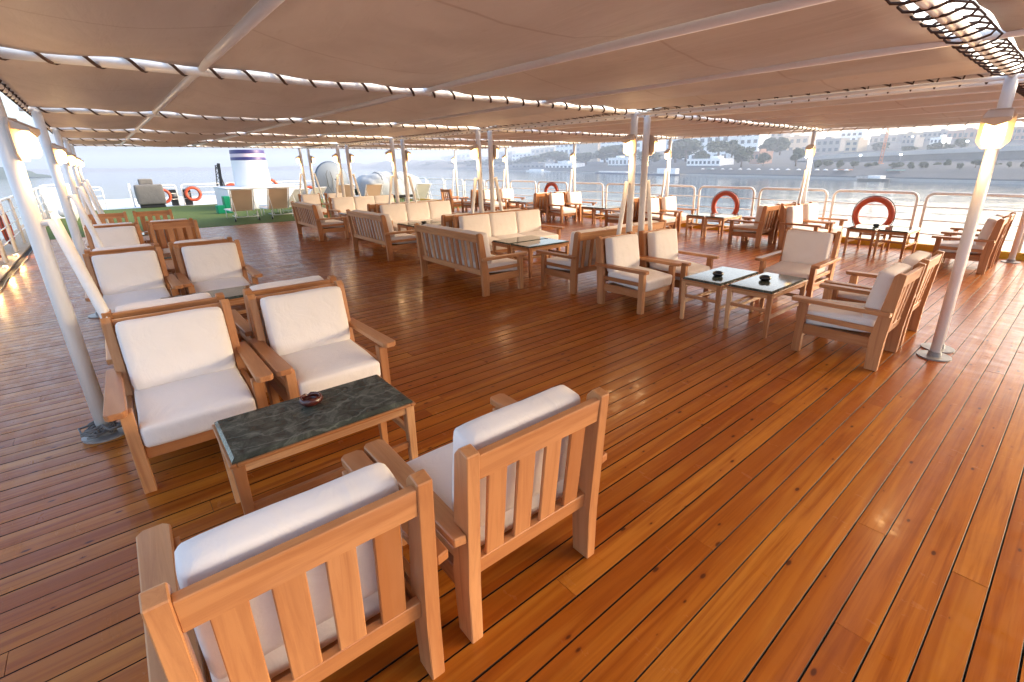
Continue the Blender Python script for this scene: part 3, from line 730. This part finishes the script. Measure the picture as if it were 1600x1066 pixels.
# lattice mast
t = thing('lattice_mast', 'dark leaning lattice mast left of the funnel', 'mast', (26.0, -4.0, 0))
b = MB()
for dy in (-.30, .22): b.cyl((0, dy, 0), (0, .0+dy*.1, 1.75), .022, 6)
for i in range(8):
    z = .2*i+.1; f0, f1 = 1-z/1.95, 1-(z+.2)/1.95
    b.cyl((0, -.30*f0, z), (0, .22*f1, z+.2), .012, 5); b.cyl((0, .22*f0, z), (0, -.30*f1, z+.2), .012, 5)
b.build('lattice', 'black', t); MB().box(-.05, .05, -.05, .06, .1, 1.82, .01, Matrix.Rotation(.06, 3, 'X')).build('core', 'black', t)
t = thing('step_box', 'emerald green stepped plastic box left of the loungers', 'box', (21.8, -3.33, 0))
MB().box(-.2, .2, -.22, .0, 0, .62, .02).build('tall_box', 'emerald', t); MB().box(-.2, .2, .002, .26, 0, .30, .02).build('low_box', 'emerald', t)
# satellite dish
t = thing('satellite_dish', 'large blue-grey satellite dish seen from behind', 'satellite dish', (20.3, -6.95, 0))
b = MB(); R = .74
prof = [(R*i/10, .22*(1-(i/10)**2)) for i in range(11)][::-1] + [(R*i/10, .22*(1-(i/10)**2)-.012) for i in range(1, 11)]
b.lathe([(max(r_, .002), z) for r_, z in prof], seg=40)
o = b.build('reflector', 'dish', t, (0, 0, 1.10)); o.rotation_euler = (0, -PI/2+.12, .25)
MB().tube([(-.24, .22, 1.5), (-.27, .3, 1.35), (-.30, .28, .9), (-.28, .1, .6), (-.27, .08, 1.2), (-.22, .12, 1.45)], .010, 5).build('cable', 'black', t)
MB().cyl((-.1, 0, 0), (-.1, 0, 1.0), .05, 10).build('post', 'steel', t); MB().lathe([(.25, 0), (.25, .02), (.06, .03)], (-.1, 0, 0), 16).build('foot', 'steel', t)
# covered boat
t = thing('covered_boat', 'rescue boat under a crumpled pale blue tarpaulin', 'boat', (20.6, -9.42, 0), 0)
def bt(u, v):
    y = -1.42+2.84*u; e = 1-abs(2*u-1)**3.2; a = PI*v
    rr = .5*(e**.5)+.02
    cr = .045*abs(math.sin(9*u+5*v))+.04*abs(math.sin(17*u-7*v))+.03*abs(math.sin(23*v+9*u))-.05
    return (-math.cos(a)*(rr+.22+cr), y, .45+ (max(0, math.sin(a))**.45)*(.90*(.35+.65*e**.4)+cr))
MB().grid(bt, 46, 22).build('tarpaulin', 'tarp', t)
MB().box(-.45, .45, -1.2, 1.2, .30, .46, .04).build('hull', 'black', t)
b = MB()
for y in (-.9, .9):
    b.box(-.5, .5, y-.05, y+.05, .0, .06, .01)
    for x in (-.4, .4): b.box(x-.03, x+.03, y-.04, y+.04, .06, .30)
b.build('cradle', 'steel', t)
pts = [bt(.45, v/14) for v in range(2, 13)]; MB().tube([Vector(p)+Vector((-.01, 0, .015)) for p in pts], .012, 5).build('tie_rope', 'black', t)
pts = [bt(.70, v/14) for v in range(2, 13)]; MB().tube([Vector(p)+Vector((-.01, 0, .015)) for p in pts], .012, 5).build('tie_rope', 'black', t)
# white ventilator and folded gear at left end
tag(MB().cushion((20.5, .95, .42), (.32, .17, .12), .10, .02).build('white_float', 'whitestuff'), 'white rounded float lying on the carpet at far left', 'float')
t = thing('folded_loungers', 'stack of folded white loungers standing at the far left rail', 'lounger stack', (22.5, 1.15, 0))
for k in range(4):
    b = MB(); x = k*.55
    b.tube([(x, -.3, .0), (x-.05, -.3, 1.15), (x-.05, .3, 1.15), (x, .3, 0)], .03, 8)
    for z in (.2, .45, .7, .95): b.box(x-.06, x-.04, -.29, .29, z-.09, z+.09, .004)
    b.build('folded_frame', 'whitestuff', t)
# ------------------------------------------------------------ river, banks, town
WL = -8.0
b = MB(); b._add([(-3500, -5000, WL), (7000, -5000, WL), (7000, 4000, WL), (-3500, 4000, WL)], [(0, 1, 2, 3)]); struct(b.build('river_water', 'water'))
def by(x, d): return -265-.35*x-d
# ground of the right bank: a strip mesh climbing from the quay to the desert ridge
prof = [(0, WL-.5), (0, WL+1.6), (6, WL+1.7), (14, WL+4.0), (40, WL+7), (95, WL+9), (150, WL+12), (230, WL+20), (320, WL+30), (420, WL+31), (700, WL+20)]
xs = [-900+70*i for i in range(60)]
def bank_pt(u, v):
    i = min(len(xs)-1, int(round(u*(len(xs)-1)))); j = min(len(prof)-1, int(round(v*(len(prof)-1))))
    d, z = prof[j]; x = xs[i]; rr = random.Random(i*31+j)
    far = max(0., min(1., (x-450)/700))
    if j > 3: z = z*(1-far*.55) + WL*far*.55 + rr.uniform(-1, 1)*(.4 if j < 6 else 1.6)
    return (x, by(x, d), z)
struct(MB().grid(bank_pt, len(xs)-1, len(prof)-1).build('river_bank_terrain', 'bank'))
b = MB()
for i in range(len(xs)-1):
    pass
b._add([(x, by(x, d), z) for x in (-900, 3200) for d, z in ((-1.2, WL-.6), (-1.2, WL+1.1), (.5, WL+1.15), (.5, WL-.6))], [(0, 4, 5, 1), (1, 5, 6, 2), (2, 6, 7, 3)])
struct(b.build('quay_kerb', 'quay'))
MBK = {}
ROTB = math.atan(-.35)+PI
def bnode(name, label, cat, p, group=None): return thing(name, label, cat, p, ROTB, group)
win_mesh = {}
def window_obj(parent, x, z, w_, h_, mt='glass', y=-.0):
    key = (round(w_, 2), round(h_, 2), mt)
    if key not in win_mesh:
        o = MB().box(-w_/2, w_/2, -.12, .25, -h_/2, h_/2).build('window', mt, parent); win_mesh[key] = o.data
    else:
        o = bpy.data.objects.new('window', win_mesh[key]); COL.objects.link(o); o.parent = parent
    o.location = (x, y, z)
def building(label, pxl, pxr, ptop, pbot, d, mt, nx=0, nz=0, depth=14, cat='building', roof=True, ww=.55, wh=.48, group=None, wmt='glass', steps=None):
    """box building whose front wall stands d metres behind the waterline and spans the given width and height"""
    pm = (pxl+pxr)/2; a, c = bank(pxl, (ptop+pbot)/2, d), bank(pxr, (ptop+pbot)/2, d)
    zb = bank(pm, pbot, d).z; zt = bank(pm, ptop, d).z; W_ = (a-c).xy.length; mid = (a+c)/2
    zb = min(zb, zt-2) - 3
    t = bnode('building', label, cat, (mid.x, mid.y, zb), group); H_ = zt-zb
    t.rotation_euler = (0, 0, ROTB)
    w_ = MB().box(-W_/2, W_/2, 0, depth, 0, H_, .0); w_.build('wall', mt, t)
    if roof:
        r_ = MB(); r_.box(-W_/2-.25, W_/2+.25, -.25, depth+.25, H_+.001, H_+.5); rr = random.Random(int(pxl*7+ptop)); o = r_.build('roof', mt, t)
        q = MB(); xx = rr.uniform(-W_*.3, W_*.3); q.box(xx-W_*.1, xx+W_*.1, depth*.3, depth*.7, H_+.501, H_+2.4); q.build('stair_head', mt, o)
    if nx:
        hz = (H_-3.4)/nz
        for i in range(nx):
            for j in range(nz):
                window_obj(t, -W_/2+W_*(i+.5)/nx, 3.2+hz*(j+.5), W_/nx*ww, hz*wh, wmt)
    return t
# hotel and neighbours (front walls turned along the bank)
building('long white hotel block with rows of windows behind the trees', 1041, 1140, 188, 252, 150, 'wallwhite', 9, 5, 16)
building('pale right wing of the white hotel', 1138, 1186, 182, 250, 165, 'wallwhite', 5, 6, 16)
building('white block with dark window rows left of the hotel', 938, 1012, 214, 252, 150, 'wallwhite', 8, 4, 14, ww=.6, wh=.55)
building('plain beige block left of the centre poles', 906, 934, 214, 250, 160, 'wallbeige', 0, 0)
building('narrow blue-grey tower block beside the beige one', 895, 906, 216, 252, 165, 'wallgrey', 2, 5)
building('pale block behind the left centre poles', 868, 896, 222, 252, 170, 'wallwhite', 4, 3)
building('low white riverside villa with arched windows', 950, 986, 247, 260, 40, 'wallwhite', 6, 1)
building('low rose pavilion on the bank right of the trees', 1172, 1186, 238, 252, 60, 'wallrose', 2, 1)
building('white low hall on the bank right of the hotel', 1073, 1125, 249, 259, 35, 'wallwhite', 8, 1, wh=.5)
for i, (l, r_, tp, bt_, d, mt, nx, nz) in enumerate((
    (1180, 1222, 205, 240, 260, 'wallgrey', 4, 3), (1222, 1262, 214, 240, 250, 'wallbeige', 4, 2), (1266, 1312, 218, 240, 200, 'wallgrey', 5, 2), (1312, 1346, 206, 238, 250, 'wallwhite', 4, 4),
    (1320, 1340, 220, 238, 180, 'wallbeige', 2, 2), (1346, 1400, 213, 236, 290, 'wallgrey', 6, 2), (1400, 1440, 209, 234, 300, 'wallbeige', 5, 2), (1440, 1478, 206, 232, 300, 'wallgrey', 5, 3),
    (1478, 1530, 204, 232, 300, 'wallrose', 6, 2), (1530, 1590, 201, 230, 280, 'wallgrey', 7, 3), (1585, 1650, 198, 230, 270, 'wallrose', 7, 3), (1408, 1428, 216, 236, 220, 'wallgrey', 3, 2), (1452, 1470, 216, 234, 210, 'wallwhite', 3, 2))):
    building('hazy hillside house on the right bank, %s' % ('right of the hotel', 'behind the round trees', 'above the road wall, left part', 'tall pale one on the skyline', 'small cream one above the road wall', 'long grey one left of the crane', 'tan one right of the crane', 'grey one mid skyline', 'rose one left of the big lamp', 'grey one behind the big lamp', 'rose one at the right edge', 'small grey one below the skyline', 'small white one below the skyline')[i],
             l, r_, tp, bt_, d, mt, nx, nz, 12, group='hillside houses')
dl = ('by the left twin poles', 'left of the middle twin poles', 'above the dish', 'beside the dish', 'above the boat', 'tall one above the boat', 'right above the boat', 'left of the third twin poles', 'behind the third twin poles', 'right of the third twin poles', 'near the far rail pole', 'left of the pale block')
for i, (l, r_, tp, bt_, d, mt, nx, nz) in enumerate(((690, 716, 244, 262, 230, 'wallgrey', 4, 2), (716, 742, 240, 262, 260, 'wallwhite', 4, 3), (744, 770, 246, 262, 220, 'wallbeige', 4, 2), (770, 800, 238, 260, 260, 'wallgrey', 5, 3), (800, 830, 240, 258, 230, 'wallwhite', 5, 3), (830, 866, 232, 256, 240, 'wallbeige', 5, 3),
    (660, 690, 248, 264, 300, 'wallwhite', 5, 2), (800, 850, 256, 266, 25, 'wallgrey', 8, 1), (852, 900, 256, 268, 20, 'wallwhite', 8, 1))):
    building('hazy town house on the far bank, %s' % ('a grey one left of the centre twin poles', 'a white one left of the centre twin poles', 'a beige one between twin poles', 'a grey one right of twin poles', 'a white one above the rail', 'a beige one above the rail', 'a white one farthest left', 'a low grey one at the waterline', 'a low white one at the waterline')[i], l, r_, tp, bt_, d, mt, nx, nz, 12, group='town houses on the far bank')
# elevated road wall
a, c = bank(1255, 246, 95), bank(1700, 222, 95)
b = MB(); z0 = 0.0
P = [bank(px, py, 95) for px, py in ((1240, 247), (1330, 240), (1450, 234), (1600, 227), (1720, 221))]
V = []
for p in P: V += [(p.x, p.y, p.z), (p.x, p.y, p.z-2.6), (p.x, p.y-9, p.z-2.6), (p.x, p.y-9, p.z)]
Fc = []
for i in range(len(P)-1):
    for k in range(4): Fc.append((i*4+k, i*4+(k+1) % 4, i*4+4+(k+1) % 4, i*4+4+k))
b._add(V, Fc); bmesh.ops.recalc_face_normals(b.bm, faces=b.bm.faces[:]); struct(b.build('elevated_road', 'quay'))
b = MB(); V = []
for p in P: V += [(p.x, p.y-1, p.z-2.6), (p.x, p.y+.6, p.z-10.5)]
b._add(V, [(2*i, 2*i+1, 2*i+3, 2*i+2) for i in range(len(P)-1)]); struct(b.build('embankment_wall', 'quaydark'))
# trees: trunk with limbs, crown of many leaf clumps
def tree_meshes(seed):
    rnd = random.Random(seed)
    tr = MB(); tr.tube([(0, 0, 0), (.1, .05, 2), (.05, .1, 3.6)], [.35, .26, .18], 7)
    lobes = []
    for k in range(16):
        a = rnd.uniform(0, 6.28); el = rnd.uniform(-.75, 1.4); rr = rnd.uniform(1.0, 2.7)
        c = Vector((math.cos(a)*rr*math.cos(el), math.sin(a)*rr*math.cos(el), 4.9+rr*math.sin(el)*.95)); lobes.append((c, rnd.uniform(1.1, 1.8)))
        tr.tube([(.05, .1, 3.2), tuple((Vector((.05, .1, 3.4))+c)/2), tuple(c)], [.14, .1, .04], 5)
    cr = MB(); V = []; Fc = []
    for c, R in lobes:
        for q in range(150):
            d = Vector((rnd.gauss(0, 1), rnd.gauss(0, 1), rnd.gauss(0, .85))).normalized()*R*rnd.uniform(.55, 1.05)
            p = c+d; n = (d.normalized()+Vector((rnd.gauss(0, .5), rnd.gauss(0, .5), rnd.gauss(0, .5)))).normalized()
            u = n.orthogonal().normalized(); vv = n.cross(u); s = rnd.uniform(.25, .55); k0 = len(V)
            V += [p+u*s, p+vv*s*.7, p-u*s, p-vv*s*.7]; Fc.append((k0, k0+1, k0+2, k0+3))
    cr._add(V, Fc)
    return tr, cr
TM = []
for sd_ in (1, 2, 3):
    a, c = tree_meshes(sd_); o1 = a.build('trunk', 'trunk'); o2 = c.build('crown', 'foliage'); TM.append((o1.data, o2.data)); bpy.data.objects.remove(o1); bpy.data.objects.remove(o2)
def tree(label, px, ptop, pbot, d, wpx, k, group='trees on the right bank'):
    p = bank(px, pbot, d); zt = bank(px, ptop, d).z; h = (zt-p.z)
    wm = (bank(px-wpx/2, pbot, d)-bank(px+wpx/2, pbot, d)).length
    t = thing('bank_tree', label, 'tree', (p.x, p.y, p.z-.3), k*1.7, group)
    t.scale = (wm/8.2, wm/8.2, (h+.3)/8.4)
    for nm, me in (('trunk', TM[k % 3][0]), ('crown', TM[k % 3][1])):
        o = bpy.data.objects.new(nm, me); COL.objects.link(o); o.parent = t
tl = [(1072, 216, 252, 60, 40, 'big dark tree before the hotel, left one'), (1122, 219, 246, 60, 34, 'broad dark tree before the hotel, middle'), (1143, 220, 246, 75, 24, 'dark tree before the hotel wing'), (1158, 228, 262, 30, 32, 'round tree standing on the promenade'), (1192, 238, 262, 35, 18, 'small round tree right of the rose pavilion'), (1205, 216, 244, 110, 34, 'tall tree right of the hotel'), (1218, 214, 242, 120, 26, 'pale tall tree behind the round ones'), (1243, 231, 260, 35, 28, 'round tree left of the road wall'), (1055, 232, 254, 50, 26, 'low tree at the hotel foot'), (1012, 236, 258, 60, 28, 'tree right of the centre twin poles'), (965, 226, 252, 75, 34, 'tree below the white window block'), (945, 230, 254, 80, 24, 'tree left of the white window block'), (915, 238, 258, 60, 24, 'bushy tree before the beige block'), (868, 236, 258, 70, 30, 'tree left of the far rail pole'), (830, 244, 260, 60, 22, 'small tree above the river, mid picture'), (1468, 222, 240, 150, 46, 'wide tree above the road right of the crane'), (1500, 216, 236, 170, 34, 'wide tree above the road left of the big lamp'), (1095, 236, 256, 45, 22, 'low tree between the hotel trees'), (1375, 222, 238, 200, 30, 'tree by the crane on the hillside'), (1420, 228, 238, 140, 26, 'low tree above the road wall'), (780, 248, 262, 60, 22, 'small tree far along the bank'), (742, 250, 263, 80, 24, 'small hazy tree left along the bank'), (700, 252, 264, 90, 30, 'hazy tree cluster far left along the bank')]
for i, (px, tp, bt_, d, w_, l) in enumerate(tl): tree(l, px, tp, bt_, d, w_, i)
for i in range(18):
    tree('small bush on the slope below the road wall', 1275+i*19+random.uniform(-6, 6), 252+random.uniform(-3, 3), 263+random.uniform(-2, 4), 22+random.uniform(0, 22), random.uniform(10, 20), i, 'bushes below the road wall')
# crane
p = bank(1375, 256, 60); q = bank(1391, 188, 60)
t = bnode('tower_crane', 'hazy orange lattice crane jib on the right bank', 'crane', (p.x, p.y, p.z))
b = MB(); A0 = Vector((0, 0, 0)); A1 = Vector(((Matrix.Rotation(-ROTB, 3, 'Z') @ (q-p))))
for k in range(2):
    o_ = Vector((-.9+1.8*k, 0, 0)); b.cyl(A0+o_, A1+o_*.45, .22, 5)
for i in range(12):
    s0, s1 = i/12, (i+1)/12
    b.cyl(A0.lerp(A1, s0)+Vector((-.9+.5*s0, 0, 0)), A0.lerp(A1, s1)+Vector((.9-.5*s1, 0, 0)), .10, 4); b.cyl(A0.lerp(A1, s0)+Vector((.9-.5*s0, 0, 0)), A0.lerp(A1, s1)+Vector((-.9+.5*s1, 0, 0)), .10, 4)
b.build('jib', 'crane', t); MB().box(-1.6, 1.6, -1.2, 1.2, -2.5, .3, .1).build('cab', 'crane', t)
p = bank(1507, 205, 280); t = bnode('radio_mast', 'thin radio mast on the skyline left of the big lamp', 'mast', (p.x, p.y, p.z))
MB().tube([(0, 0, -6), (0, 0, 11)], [.5, .15], 5).build('shaft', 'steel', t); MB().box(-.8, .8, -.3, .3, 6, 7).build('antenna', 'steel', t)
for px, py, d, l in ((1345, 243, 90, 'left one'), (1408, 242, 90, 'beside the crane'), (1426, 214, 240, 'on the hillside'), (1512, 221, 120, 'left of the big lamp'), (1475, 223, 130, 'above the road'), (1260, 246, 60, 'beside a rail pole')):
    p = bank(px, py, d); t = bnode('street_light', 'lit white street light on the right bank, %s' % l, 'street light', (p.x, p.y, p.z-6), 'street lights on the bank')
    MB().cyl((0, 0, -1), (0, 0, 6), .10, 5).build('post', 'steel', t); MB().cushion((0, -.3, 6.1), (.75, .35, .45), .3, 0, None, 3).build('lantern', 'lampwhite', t)
# moored boats
def boat(label, pxl, pxr, pw, d, cabins, hullmat='hull'):
    a, c = bank(pxl, pw, d), bank(pxr, pw, d); mid = (a+c)/2; L = (a-c).xy.length
    t = bnode('moored_boat', label, 'boat', (mid.x, mid.y, WL), 'boats moored at the far bank')
    h = MB(); V = []; n = 14
    for i in range(n+1):
        u = i/n*2-1; wd = 2.4*(1-abs(u)**5)+.25
        for sy, z in ((-1, 0), (-1.08, 1.25), (1.08, 1.25), (1, 0)): V.append((u*L/2, sy*wd, z-.2))
    h._add(V, [(i*4+k, i*4+k+1, i*4+5+k, i*4+4+k) for i in range(n) for k in range(3)] + [(0, 1, 2, 3), (n*4+3, n*4+2, n*4+1, n*4)])
    bmesh.ops.recalc_face_normals(h.bm, faces=h.bm.faces[:]); h.build('hull', hullmat, t)
    for (u0, u1, z1) in cabins:
        MB().box(u0*L, u1*L, -1.8, 1.8, 1.05, z1, .05).build('cabin', 'wallwhite', t)
    r_ = MB(); r_.box(-L*.46, L*.46, -2.2, -2.1, 1.9, 2.0)
    for i in range(22): r_.box(-L*.46+L*.92*i/21-.06, -L*.46+L*.92*i/21+.06, -2.2, -2.1, 1.05, 1.9)
    r_.build('railing', 'wallwhite', t)
boat('long blue-hulled passenger barge with white cabin moored across the river', 930, 1022, 275, -7, ((-.40, .10, 2.2),))
boat('white-cabined blue boat moored right of the long barge', 1022, 1062, 275, -7, ((-.32, .40, 5.2),))
boat('small dark launch moored at the quay near the crane', 1340, 1390, 279, -5, ((-.1, .3, 2.4),), 'quaydark')
boat('small white boat moored far along the left bank', 822, 860, 270, -6, ((-.3, .2, 3.0),), 'wallwhite')
# promenade clutter: parasols and awnings, each small
for i in range(16):
    px = 1098+i*15+random.uniform(-3, 3); p = bank(px, 262, 12)
    t = bnode('parasol', 'tiny pale parasol on the far promenade', 'parasol', (p.x, p.y, WL+2.2), 'pale parasols along the promenade')
    MB().cyl((0, 0, 0), (0, 0, 2.4), .06, 4).build('post', 'steel', t); MB().lathe([(1.5, 2.2), (.9, 2.65), (.05, 3.0)], seg=8).build('shade', 'whitestuff', t)
for px, mt, l in ((1112, 'teal', 'teal awning on the far promenade below the hotel'), (1320, 'crane', 'orange awning on the far promenade near a rail pole'), (1400, 'teal', 'teal awning near the crane foot')):
    p = bank(px, 262, 14); t = bnode('market_awning', l, 'awning', (p.x, p.y, WL+2.6))
    MB().box(-4, 4, -1.6, 1.6, 2.0, 2.25, .05).build('cloth', mt, t)
    b = MB()
    for x in (-3.6, 3.6):
        for y in (-1.4, 1.4): b.box(x-.08, x+.08, y-.08, y+.08, -.8, 2.0)
    b.build('frame', 'steel', t)
for px0, px1, d, l in ((1290, 1420, 4, 'a'), (1420, 1560, 4, 'b')):
    pass
# far shores: wooded islands and hills up and down the river
def ridge(name, mt, pts, h, rough, seed, w_=160, kind='structure'):
    rnd = random.Random(seed); V = []; n = len(pts); sub = 26; P = []
    for i in range(n-1):
        for k in range(sub): P.append(Vector(pts[i]).lerp(Vector(pts[i+1]), k/sub))
    P.append(Vector(pts[-1])); N_ = len(P); hh = []
    v = 0
    for i in range(N_):
        v = v*.6+rnd.gauss(0, .5); e = min(1, 6*i/N_, 6*(N_-1-i)/N_); hh.append(max(.12, (1+rough*v)*e)*h)
    for i, p in enumerate(P):
        tdir = (P[min(i+1, N_-1)]-P[max(i-1, 0)]); nn = Vector((-tdir.y, tdir.x, 0)).normalized()
        for q, f in ((-.5, 0), (-.38, .55), (-.15, .92), (.1, 1), (.5, 0)): V.append((p.x+nn.x*w_*q, p.y+nn.y*w_*q, WL-.3+hh[i]*f))
    b = MB(); b._add(V, [(i*5+k, i*5+k+1, i*5+6+k, i*5+5+k) for i in range(N_-1) for k in range(4)], True)
    bmesh.ops.recalc_face_normals(b.bm, faces=b.bm.faces[:])
    o = b.build(name, mt); o['kind'] = kind; return o
ridge('wooded_island_hill', 'foliage', [(880, 60, 0), (1000, 105, 0), (1150, 170, 0), (1300, 260, 0)], 8, .5, 4, 60)
ridge('far_shore_hills', 'hill', [(2300, 700, 0), (2350, 0, 0), (2200, -500, 0), (1900, -800, 0)], 10, .3, 8, 300)
ridge('upstream_hills', 'hill', [(2300, -700, 0), (2000, -900, 0), (1500, -860, 0), (1000, -720, 0)], 22, .4, 9, 200)
# ------------------------------------------------------------ haze
b = MB(); b.box(-950, 4200, -1900, 1300, WL-2, 75); hz = b.build('haze', 'steel')
hm = bpy.data.materials.new('haze'); hm.use_nodes = True; tn = hm.node_tree; tn.nodes.remove(tn.nodes['Principled BSDF'])
pv = tn.nodes.new('ShaderNodeVolumePrincipled'); pv.inputs['Density'].default_value = .0006; pv.inputs['Color'].default_value = (.66, .78, 1, 1); pv.inputs['Anisotropy'].default_value = .2
tn.links.new(pv.outputs[0], tn.nodes['Material Output'].inputs['Volume'])
hz.data.materials.clear(); hz.data.materials.append(hm); hz['kind'] = 'stuff'
